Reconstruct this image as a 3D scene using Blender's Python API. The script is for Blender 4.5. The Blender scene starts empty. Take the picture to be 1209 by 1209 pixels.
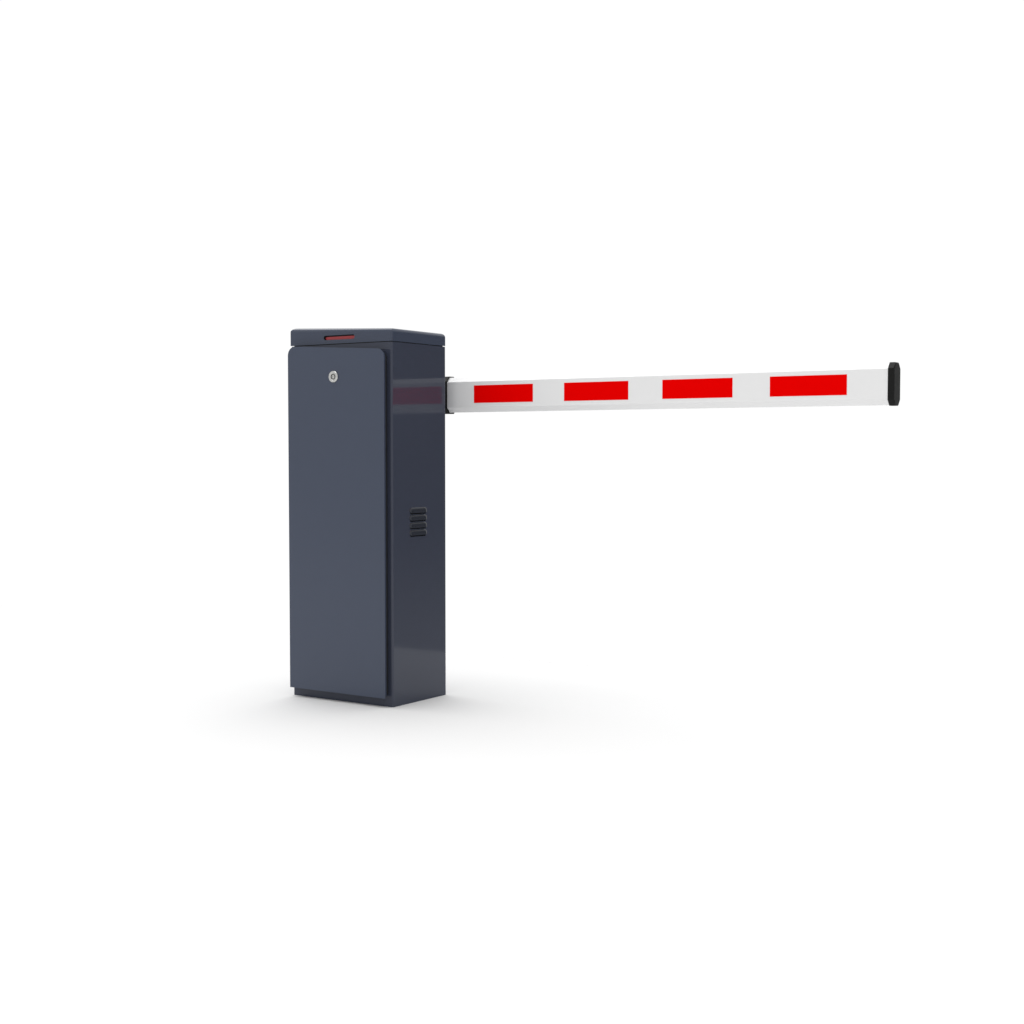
import bpy, bmesh, math
from mathutils import Vector, Matrix

scene = bpy.context.scene
C = scene.collection

# ------------------------------------------------------------------ camera
cam_data = bpy.data.cameras.new('camera')
cam_data.lens = 50.17
cam_data.sensor_width = 36.0
cam_data.clip_start = 0.05
cam_data.clip_end = 500.0
cam = bpy.data.objects.new('camera', cam_data)
cam.location = (2.3309, -2.9210, 0.6821)
cam.rotation_euler = (math.radians(87.4254), 0.0, math.radians(33.8133))
C.objects.link(cam)
scene.camera = cam

# ------------------------------------------------------------------ studio light (world)
BACKDROP = 1.02     # radiance of the lit white backdrop behind the gate
HORIZON = 0.84      # radiance of the rest of the white studio at eye level
ZENITH = 0.05        # extra radiance towards the ceiling
DARK = 0.16         # radiance of a dark world patch added for the side panel's reflection
world = bpy.data.worlds.new('World')
scene.world = world
world.use_nodes = True
nt = world.node_tree
nt.nodes.clear()


def wn(kind, **kw):
    n = nt.nodes.new(kind)
    for k, v in kw.items():
        setattr(n, k, v)
    return n


def wlink(a, b):
    nt.links.new(a, b)


tc = wn('ShaderNodeTexCoord')
sep = wn('ShaderNodeSeparateXYZ'); wlink(tc.outputs['Generated'], sep.inputs[0])
zc = wn('ShaderNodeMath', operation='MAXIMUM'); wlink(sep.outputs['Z'], zc.inputs[0]); zc.inputs[1].default_value = 0.0
z2 = wn('ShaderNodeMath', operation='POWER'); wlink(zc.outputs[0], z2.inputs[0]); z2.inputs[1].default_value = 1.5
za = wn('ShaderNodeMath', operation='MULTIPLY_ADD'); wlink(z2.outputs[0], za.inputs[0]); za.inputs[1].default_value = ZENITH; za.inputs[2].default_value = HORIZON
bdot = wn('ShaderNodeVectorMath', operation='DOT_PRODUCT'); wlink(tc.outputs['Generated'], bdot.inputs[0]); bdot.inputs[1].default_value = (-0.60, 0.80, 0.0)
bmr = wn('ShaderNodeMapRange', interpolation_type='SMOOTHSTEP'); wlink(bdot.outputs['Value'], bmr.inputs['Value'])
bmr.inputs['From Min'].default_value = 0.10
bmr.inputs['From Max'].default_value = 0.60
bmix = wn('ShaderNodeMix', data_type='FLOAT'); wlink(bmr.outputs['Result'], bmix.inputs['Factor']); wlink(za.outputs[0], bmix.inputs['A']); bmix.inputs['B'].default_value = BACKDROP
dot = wn('ShaderNodeVectorMath', operation='DOT_PRODUCT'); wlink(tc.outputs['Generated'], dot.inputs[0]); dot.inputs[1].default_value = (0.60, 0.80, 0.0)
mr = wn('ShaderNodeMapRange', interpolation_type='SMOOTHSTEP'); wlink(dot.outputs['Value'], mr.inputs['Value'])
mr.inputs['From Min'].default_value = 0.86
mr.inputs['From Max'].default_value = 0.965
mr.inputs['To Min'].default_value = 0.0
mr.inputs['To Max'].default_value = 1.0
mixf = wn('ShaderNodeMix', data_type='FLOAT'); wlink(mr.outputs['Result'], mixf.inputs['Factor']); wlink(bmix.outputs['Result'], mixf.inputs['A'])
foot = wn('ShaderNodeMapRange', interpolation_type='SMOOTHSTEP'); wlink(sep.outputs['Z'], foot.inputs['Value'])  # dark patch brightens downwards, added to soften the floor edge mirrored in the panel
foot.inputs['From Min'].default_value = -0.15
foot.inputs['From Max'].default_value = -0.045
foot.inputs['To Min'].default_value = 0.50
foot.inputs['To Max'].default_value = DARK
wlink(foot.outputs['Result'], mixf.inputs['B'])
bg = wn('ShaderNodeBackground'); bg.inputs['Color'].default_value = (1, 1, 1, 1); wlink(mixf.outputs['Result'], bg.inputs['Strength'])
wo = wn('ShaderNodeOutputWorld'); wlink(bg.outputs[0], wo.inputs['Surface'])


# one very large, soft key lamp high up in front and to the left
key = bpy.data.lights.new('key_lamp', 'SUN')
key.energy = 2.35
key.angle = math.radians(62)
key_o = bpy.data.objects.new('key_lamp', key)
key_o.location = (-1.5, -3.0, 4.0)
key_o.rotation_euler = Vector((0.27, -0.15, -0.93)).to_track_quat('-Z', 'Y').to_euler()
C.objects.link(key_o)

# small lamp added high on the right in front for glints on rounded metal
kick = bpy.data.lights.new('glint_lamp', 'AREA')
kick.shape = 'DISK'; kick.size = 0.35; kick.energy = 8.0
kick_o = bpy.data.objects.new('glint_lamp', kick)
kick_o.location = (2.3, -2.5, 3.6)
kick_o.rotation_euler = (Vector((0, 0, 0.6)) - kick_o.location).to_track_quat('-Z', 'Y').to_euler()
C.objects.link(kick_o)

scene.view_settings.view_transform = 'Standard'
scene.view_settings.look = 'None'
scene.view_settings.exposure = 0.0
scene.view_settings.gamma = 1.0
scene.view_settings.use_curve_mapping = False


# ------------------------------------------------------------------ materials
def principled(name, color, rough, metallic=0.0, ior=1.5, noise=0.0, nscale=40.0, bump=0.0, bscale=300.0, coat=0.0):
    m = bpy.data.materials.new(name)
    m.use_nodes = True
    t = m.node_tree
    p = t.nodes['Principled BSDF']
    p.inputs['Base Color'].default_value = (*color, 1)
    p.inputs['Roughness'].default_value = rough
    p.inputs['Metallic'].default_value = metallic
    p.inputs['IOR'].default_value = ior
    p.inputs['Coat Weight'].default_value = coat
    co = t.nodes.new('ShaderNodeTexCoord')
    if noise:
        n = t.nodes.new('ShaderNodeTexNoise')
        n.inputs['Scale'].default_value = nscale
        n.inputs['Detail'].default_value = 4.0
        t.links.new(co.outputs['Object'], n.inputs['Vector'])
        r = t.nodes.new('ShaderNodeMapRange')
        r.inputs['To Min'].default_value = rough - noise
        r.inputs['To Max'].default_value = rough + noise
        t.links.new(n.outputs['Fac'], r.inputs['Value'])
        t.links.new(r.outputs['Result'], p.inputs['Roughness'])
    if bump:
        n = t.nodes.new('ShaderNodeTexNoise')
        n.inputs['Scale'].default_value = bscale
        n.inputs['Detail'].default_value = 2.0
        t.links.new(co.outputs['Object'], n.inputs['Vector'])
        b = t.nodes.new('ShaderNodeBump')
        b.inputs['Strength'].default_value = bump
        b.inputs['Distance'].default_value = 0.001
        t.links.new(n.outputs['Fac'], b.inputs['Height'])
        t.links.new(b.outputs['Normal'], p.inputs['Normal'])
    return m


M_PAINT = principled('slate_paint', (0.037, 0.043, 0.065), 0.07, ior=1.39, noise=0.015, nscale=12.0)
M_LID = principled('slate_lid_paint', (0.043, 0.053, 0.082), 0.12, ior=1.4, noise=0.02, nscale=12.0)
M_DOOR = principled('slate_door_paint', (0.042, 0.054, 0.087), 0.22, ior=1.45, noise=0.03, nscale=12.0)
M_GASKET = principled('black_rubber', (0.008, 0.009, 0.012), 0.6, noise=0.1)
M_BOOM = principled('white_powder_coat', (0.785, 0.785, 0.785), 0.25, ior=1.5, noise=0.05)
M_RED = principled('red_reflective_film', (0.78, 0.0, 0.0), 0.5, ior=1.05, noise=0.05)
M_BLACK = principled('black_plastic', (0.008, 0.008, 0.008), 0.45, ior=1.22, noise=0.08, nscale=60)
M_CHROME = principled('satin_steel', (0.54, 0.54, 0.53), 0.22, metallic=1.0, noise=0.05, nscale=80)
M_STEEL_DARK = principled('lock_core_steel', (0.22, 0.22, 0.21), 0.35, metallic=1.0, noise=0.05)
M_LOUVER = principled('shaded_louver_paint', (0.020, 0.023, 0.032), 0.12, ior=1.4, noise=0.03)  # cabinet paint with the shade on the hoods put into its colour
M_DARK = principled('recess_shade', (0.01, 0.011, 0.014), 0.8, noise=0.1)  # near-black painted inside slots and keyhole to stand for their shade
M_LENS = principled('red_lens', (0.33, 0.022, 0.028), 0.3, noise=0.05)
M_FLOOR = principled('white_studio_floor', (0.652, 0.652, 0.652), 0.9, ior=1.1, noise=0.05, nscale=2.0)


# ------------------------------------------------------------------ mesh helpers
def obj(name, bm, mat, parent=None, smooth=False, mats=None):
    me = bpy.data.meshes.new(name)
    bmesh.ops.recalc_face_normals(bm, faces=bm.faces[:])
    bm.to_mesh(me); bm.free()
    for m in (mats or [mat]):
        me.materials.append(m)
    o = bpy.data.objects.new(name, me)
    C.objects.link(o)
    if parent is not None:
        o.parent = parent
    if smooth:
        shade(me)
    return o


def shade(me):
    """round parts smooth, flat panels truly flat so that their reflections stay straight"""
    me.set_sharp_from_angle(angle=math.radians(38))
    lim = 0.12 * max((p.area for p in me.polygons), default=0)
    for p in me.polygons:
        n = p.normal
        p.use_smooth = not (max(abs(n.x), abs(n.y), abs(n.z)) > 0.99995 or p.area > lim)


def add_box(bm, x0, x1, y0, y1, z0, z1):
    vs = [bm.verts.new(v) for v in ((x0, y0, z0), (x1, y0, z0), (x1, y1, z0), (x0, y1, z0),
                                    (x0, y0, z1), (x1, y0, z1), (x1, y1, z1), (x0, y1, z1))]
    for f in ((0, 3, 2, 1), (4, 5, 6, 7), (0, 1, 5, 4), (1, 2, 6, 5), (2, 3, 7, 6), (3, 0, 4, 7)):
        bm.faces.new([vs[i] for i in f])
    return vs


def is_vertical(e):
    d = (e.verts[0].co - e.verts[1].co).normalized()
    return abs(d.z) > 0.95


def bevel(bm, edges, w, seg=5, profile=0.5):
    bmesh.ops.bevel(bm, geom=edges, offset=w, segments=seg, profile=profile, affect='EDGES', clamp_overlap=True)


def prism(bm, pts, axis, a, b):
    """extrude a closed outline (list of 2D points) along an axis from a to b"""
    def mk(p, t):
        return {'x': (t, p[0], p[1]), 'y': (p[0], t, p[1]), 'z': (p[0], p[1], t)}[axis]
    lo = [bm.verts.new(mk(p, a)) for p in pts]
    hi = [bm.verts.new(mk(p, b)) for p in pts]
    n = len(pts)
    bm.faces.new(lo); bm.faces.new(hi)
    for i in range(n):
        bm.faces.new((lo[i], lo[(i + 1) % n], hi[(i + 1) % n], hi[i]))
    return lo, hi


def cut(target, bm_cutter):
    """subtract a closed shape from an object's mesh, then drop the cutter"""
    bmesh.ops.recalc_face_normals(bm_cutter, faces=bm_cutter.faces[:])
    me = bpy.data.meshes.new('cutter'); bm_cutter.to_mesh(me); bm_cutter.free()
    me.materials.append(M_DARK)
    c = bpy.data.objects.new('cutter', me); C.objects.link(c)
    md = target.modifiers.new('cut', 'BOOLEAN'); md.operation = 'DIFFERENCE'; md.object = c; md.solver = 'EXACT'
    try:
        md.material_mode = 'TRANSFER'
    except Exception:
        pass
    bpy.context.view_layer.update()
    dg = bpy.context.evaluated_depsgraph_get()
    new = bpy.data.meshes.new_from_object(target.evaluated_get(dg))
    target.modifiers.clear()
    old = target.data
    target.data = new
    new.name = target.name
    bpy.data.meshes.remove(old)
    bpy.data.objects.remove(c); bpy.data.meshes.remove(me)


def stadium(cx, cy, w, h, n=10):
    """outline of a slot with round ends, w wide and h high"""
    r = h / 2; out = []
    for i in range(n + 1):
        a = -math.pi / 2 + math.pi * i / n
        out.append((cx + w / 2 - r + r * math.cos(a), cy + r * math.sin(a)))
    for i in range(n + 1):
        a = math.pi / 2 + math.pi * i / n
        out.append((cx - w / 2 + r + r * math.cos(a), cy + r * math.sin(a)))
    return out


# ------------------------------------------------------------------ setting
bm = bmesh.new()
x0, x1, y0, y1 = FLOOR = (-5.0, 4.0, -4.0, 0.90)
nx, ny = 36, 24
g = [[bm.verts.new((x0 + (x1 - x0) * i / nx, y0 + (y1 - y0) * j / ny, 0.0)) for j in range(ny + 1)] for i in range(nx + 1)]
for i in range(nx):
    for j in range(ny):
        bm.faces.new((g[i][j], g[i + 1][j], g[i + 1][j + 1], g[i][j + 1]))
ground = obj('ground', bm, M_FLOOR)
ground['kind'] = 'structure'

# ------------------------------------------------------------------ the barrier gate
W, D, H = 0.3525, 0.2365, 0.957
XR = -0.0022     # right side panel
root = bpy.data.objects.new('barrier_gate', None)
root.location = (0, 0, 0)
C.objects.link(root)
root['label'] = 'slate blue parking barrier cabinet with white boom arm and red reflective stripes'
root['category'] = 'barrier gate'

# cabinet housing
bm = bmesh.new()
add_box(bm, -W, XR, 0, D, 0.0, H + 0.001)
bevel(bm, [e for e in bm.edges if is_vertical(e)], 0.0045, 4)
housing = obj('housing', bm, M_PAINT, root, smooth=True)
# raised neck that carries the lid, leaving a thin shadow gap
bm = bmesh.new()
add_box(bm, -W + 0.006, XR - 0.006, 0.006, D - 0.006, H + 0.0005, 0.966)
obj('lid_seal', bm, M_GASKET, root)

# ventilation slots on the right side, each under a pressed hood
VY0, VY1 = 0.0725, 0.1480
vz = [0.5155, 0.4957, 0.4757, 0.4557]
for z in vz:
    b = bmesh.new()
    prism(b, stadium((VY0 + VY1) / 2, z - 0.0082, VY1 - VY0 - 0.008, 0.0045, 6), 'x', -0.012, 0.01)
    cut(housing, b)
shade(housing.data)


def louver_bm():
    """a pressed hood: round at the ends, bulging out, open along its lower lip"""
    b = bmesh.new()
    w, h, dep = VY1 - VY0, 0.0148, 0.0036
    nu, nv = 40, 12
    grid = []
    for i in range(nu + 1):
        u = i / nu
        y = u * w
        dist = min(y, w - y)
        r = 0.0120
        e = math.sqrt(max(0.0, 1 - (1 - min(dist, r) / r) ** 2)) if dist < r else 1.0
        row = []
        for j in range(nv + 1):
            v = j / nv
            zz = h * (0.5 - v)
            prof = math.sin(min(1.0, v * 1.3) * math.pi / 2) ** 0.7
            row.append(b.verts.new((dep * prof * e, y, zz * (0.25 + 0.75 * e))))
        grid.append(row)
    for i in range(nu):
        for j in range(nv):
            b.faces.new((grid[i][j], grid[i + 1][j], grid[i + 1][j + 1], grid[i][j + 1]))
    # lower lip folded back towards the sheet
    lip = [b.verts.new((v.co.x * 0.45, v.co.y, v.co.z - 0.0006)) for v in (r[-1] for r in grid)]
    for i in range(nu):
        b.faces.new((grid[i][-1], grid[i + 1][-1], lip[i + 1], lip[i]))
    return b


first = obj('vent_louver', louver_bm(), M_LOUVER, housing, smooth=True)
first.location = (XR + 0.0002, VY0, vz[0])
for z in vz[1:]:
    c = first.copy(); c.parent = housing; c.location = (XR + 0.0002, VY0, z); C.objects.link(c)

# lid: sloping top, rounded edges, slot with the red lamp window
bm = bmesh.new()
LX0, LX1, LY0, LY1 = -W - 0.0042, XR + 0.0003, -0.0006, D + 0.0006
CR = 0.0045


def lid_ring(il, ir, drop, z=None):
    """rounded rectangle pulled in by il on the left and ir elsewhere; the roof falls from left to right"""
    x0, x1, y0, y1 = LX0 + il, LX1 - ir, LY0 + ir, LY1 - ir
    out = []
    for cx, cy, a0 in ((x1 - CR, y0 + CR, -90), (x1 - CR, y1 - CR, 0), (x0 + CR, y1 - CR, 90), (x0 + CR, y0 + CR, 180)):
        for k in range(5):
            a = math.radians(a0 + 90 * k / 4)
            x, y = cx + CR * math.cos(a), cy + CR * math.sin(a)
            roof = 1.0085 + (0.9935 - 1.0085) * (x - LX0) / (LX1 - LX0)
            out.append((x, y, z if z is not None else roof - drop))
    return [bm.verts.new(v) for v in out]


rings = [lid_ring(0, 0, 0, 0.9602)]
NB = 8
for k in range(NB + 1):
    a = math.pi / 2 * k / NB
    rings.append(lid_ring(0.020 * (1 - math.cos(a)), 0.009 * (1 - math.cos(a)), 0.0105 * (1 - math.sin(a))))
for a_, b_ in zip(rings, rings[1:]):
    for k in range(len(a_)):
        k2 = (k + 1) % len(a_)
        bm.faces.new((a_[k], a_[k2], b_[k2], b_[k]))
bm.faces.new(rings[0]); bm.faces.new(rings[-1])
lid = obj('lid', bm, M_LID, root, smooth=True)
b = bmesh.new()
SLOT = (-0.1805, 0.9768, 0.108, 0.0118)
prism(b, stadium(*SLOT), 'y', -0.02, 0.009)
cut(lid, b)
shade(lid.data)
b = bmesh.new()
prism(b, stadium(SLOT[0] + 0.0005, SLOT[1] - 0.0013, SLOT[2] - 0.0030, SLOT[3] - 0.0036), 'y', 0.0050, 0.0088)  # sits low, so the dark-painted recess reads as shadow above it
obj('indicator_window', b, M_LENS, lid)

# door: thin folded panel standing proud of the front on a black gasket
T = 0.0200


def door_outline(inset, zb):
    x_l, x_r = -W + 0.0110 + inset, -0.0172 - inset * 0.2
    zl, zr = 0.9520 - inset, 0.9345 - inset
    rl, rr = 0.0200, 0.0150
    sl = (zr - zl) / (x_r - x_l)
    out = [(x_r, zb)]
    n = 8
    for i in range(n + 1):
        a = math.pi / 2 * i / n
        x = x_r - rr + rr * math.cos(a)
        out.append((x, zr + sl * (x - x_r) - rr + rr * math.sin(a)))
    for i in range(n + 1):
        a = math.pi / 2 + math.pi / 2 * i / n
        x = x_l + rl + rl * math.cos(a)
        out.append((x, zl + sl * (x - x_l) - rl + rl * math.sin(a)))
    out.append((x_l, zb))
    return out


bm = bmesh.new()
lo, hi = prism(bm, door_outline(0, 0.0300), 'y', -T, -0.0085)
bm.normal_update()
front = [e for e in bm.edges if e.verts[0] in lo and e.verts[1] in lo]
bevel(bm, front, 0.0052, 5)
door = obj('door', bm, M_DOOR, root, smooth=True)
bm = bmesh.new()
prism(bm, door_outline(0.0035, 0.0335), 'y', -0.0086, -0.0003)
obj('door_seal', bm, M_GASKET, door)


def lathe(bm, profile, n=40):
    """profile: (radius, y) points; spun round the y axis"""
    rings = []
    for r, y in profile:
        if r < 1e-6:
            rings.append([bm.verts.new((0, y, 0))])
        else:
            rings.append([bm.verts.new((r * math.cos(2 * math.pi * k / n), y, r * math.sin(2 * math.pi * k / n))) for k in range(n)])
    for a, b in zip(rings, rings[1:]):
        for k in range(n):
            k2 = (k + 1) % n
            if len(a) == 1 and len(b) == 1:
                continue
            if len(a) == 1:
                bm.faces.new((a[0], b[k], b[k2]))
            elif len(b) == 1:
                bm.faces.new((a[k], a[k2], b[0]))
            else:
                bm.faces.new((a[k], a[k2], b[k2], b[k]))


# lock: raised steel ring with a sunken core and keyhole
lock_pos = (-0.1830, -T, 0.8711)
bm = bmesh.new()
lathe(bm, [(0.0155, 0.0), (0.0155, -0.0022), (0.0146, -0.0036), (0.0128, -0.0044), (0.0095, -0.0040), (0.0082, -0.0030), (0.0078, -0.0008), (0.0078, 0.0)])
lock = obj('lock', bm, M_CHROME, door, smooth=True)
lock.location = lock_pos
bm = bmesh.new()
lathe(bm, [(0.0077, -0.0002), (0.0077, -0.0006), (0.0042, -0.0006), (0.0042, -0.0001)])
core = obj('lock_core', bm, M_STEEL_DARK, lock, smooth=True)
bm = bmesh.new()
lathe(bm, [(0.0045, -0.0002), (0.0045, -0.0030), (0.0036, -0.0036), (0.0, -0.0036)])
obj('lock_cylinder', bm, M_CHROME, lock, smooth=True)
bm = bmesh.new()
add_box(bm, -0.0005, 0.0005, -0.0038, -0.0034, -0.0022, 0.0022)
obj('keyhole', bm, M_DARK, lock)

# ------------------------------------------------------------------ boom
BZ = 0.8290


def octagon(y0, y1, half, flat, ch):
    return [(y0, BZ - flat), (y0, BZ + flat), (y0 + ch, BZ + half), (y1 - ch, BZ + half),
            (y1, BZ + flat), (y1, BZ - flat), (y1 - ch, BZ - half), (y0 + ch, BZ - half)]


bm = bmesh.new()
prism(bm, octagon(0.2920, 0.3340, 0.0485, 0.0350, 0.0115), 'x', -0.260, 1.2190)
bm.normal_update()
bevel(bm, [e for e in bm.edges if abs((e.verts[0].co - e.verts[1].co).normalized().x) > .9], 0.0006, 2)
boom = obj('boom_arm', bm, M_BOOM, root, smooth=True)

for k in range(4):
    a = 0.0530 + 0.2914 * k
    bm = bmesh.new()
    add_box(bm, a, a + 0.1932, 0.29155, 0.29198, 0.8054, 0.8535)
    obj('reflective_stripe', bm, M_RED, boom)

# end cap: hollow shoe with chamfered rim
bm = bmesh.new()
o1 = octagon(0.2905, 0.3355, 0.0500, 0.0362, 0.0120)
prism(bm, o1, 'x', 1.2185, 1.2335)
bm.normal_update()
bevel(bm, [e for e in bm.edges if all(abs(v.co.x - 1.2335) < 1e-5 for v in e.verts)], 0.0028, 3)
obj('end_cap', bm, M_BLACK, boom, smooth=True)

# black sleeve that grips the boom behind the cabinet, and the drive hub
bm = bmesh.new()
prism(bm, octagon(0.2898, 0.3362, 0.0520, 0.0376, 0.0122), 'x', -0.300, -0.0385)
sleeve = obj('boom_bracket', bm, M_BLACK, root)
bm = bmesh.new()
lathe(bm, [(0.0, 0.0), (0.044, 0.0), (0.044, 0.050), (0.040, 0.0565), (0.0, 0.0565)])
hub = obj('drive_hub', bm, M_BLACK, root, smooth=True)
hub.location = (-0.1765, D, BZ)
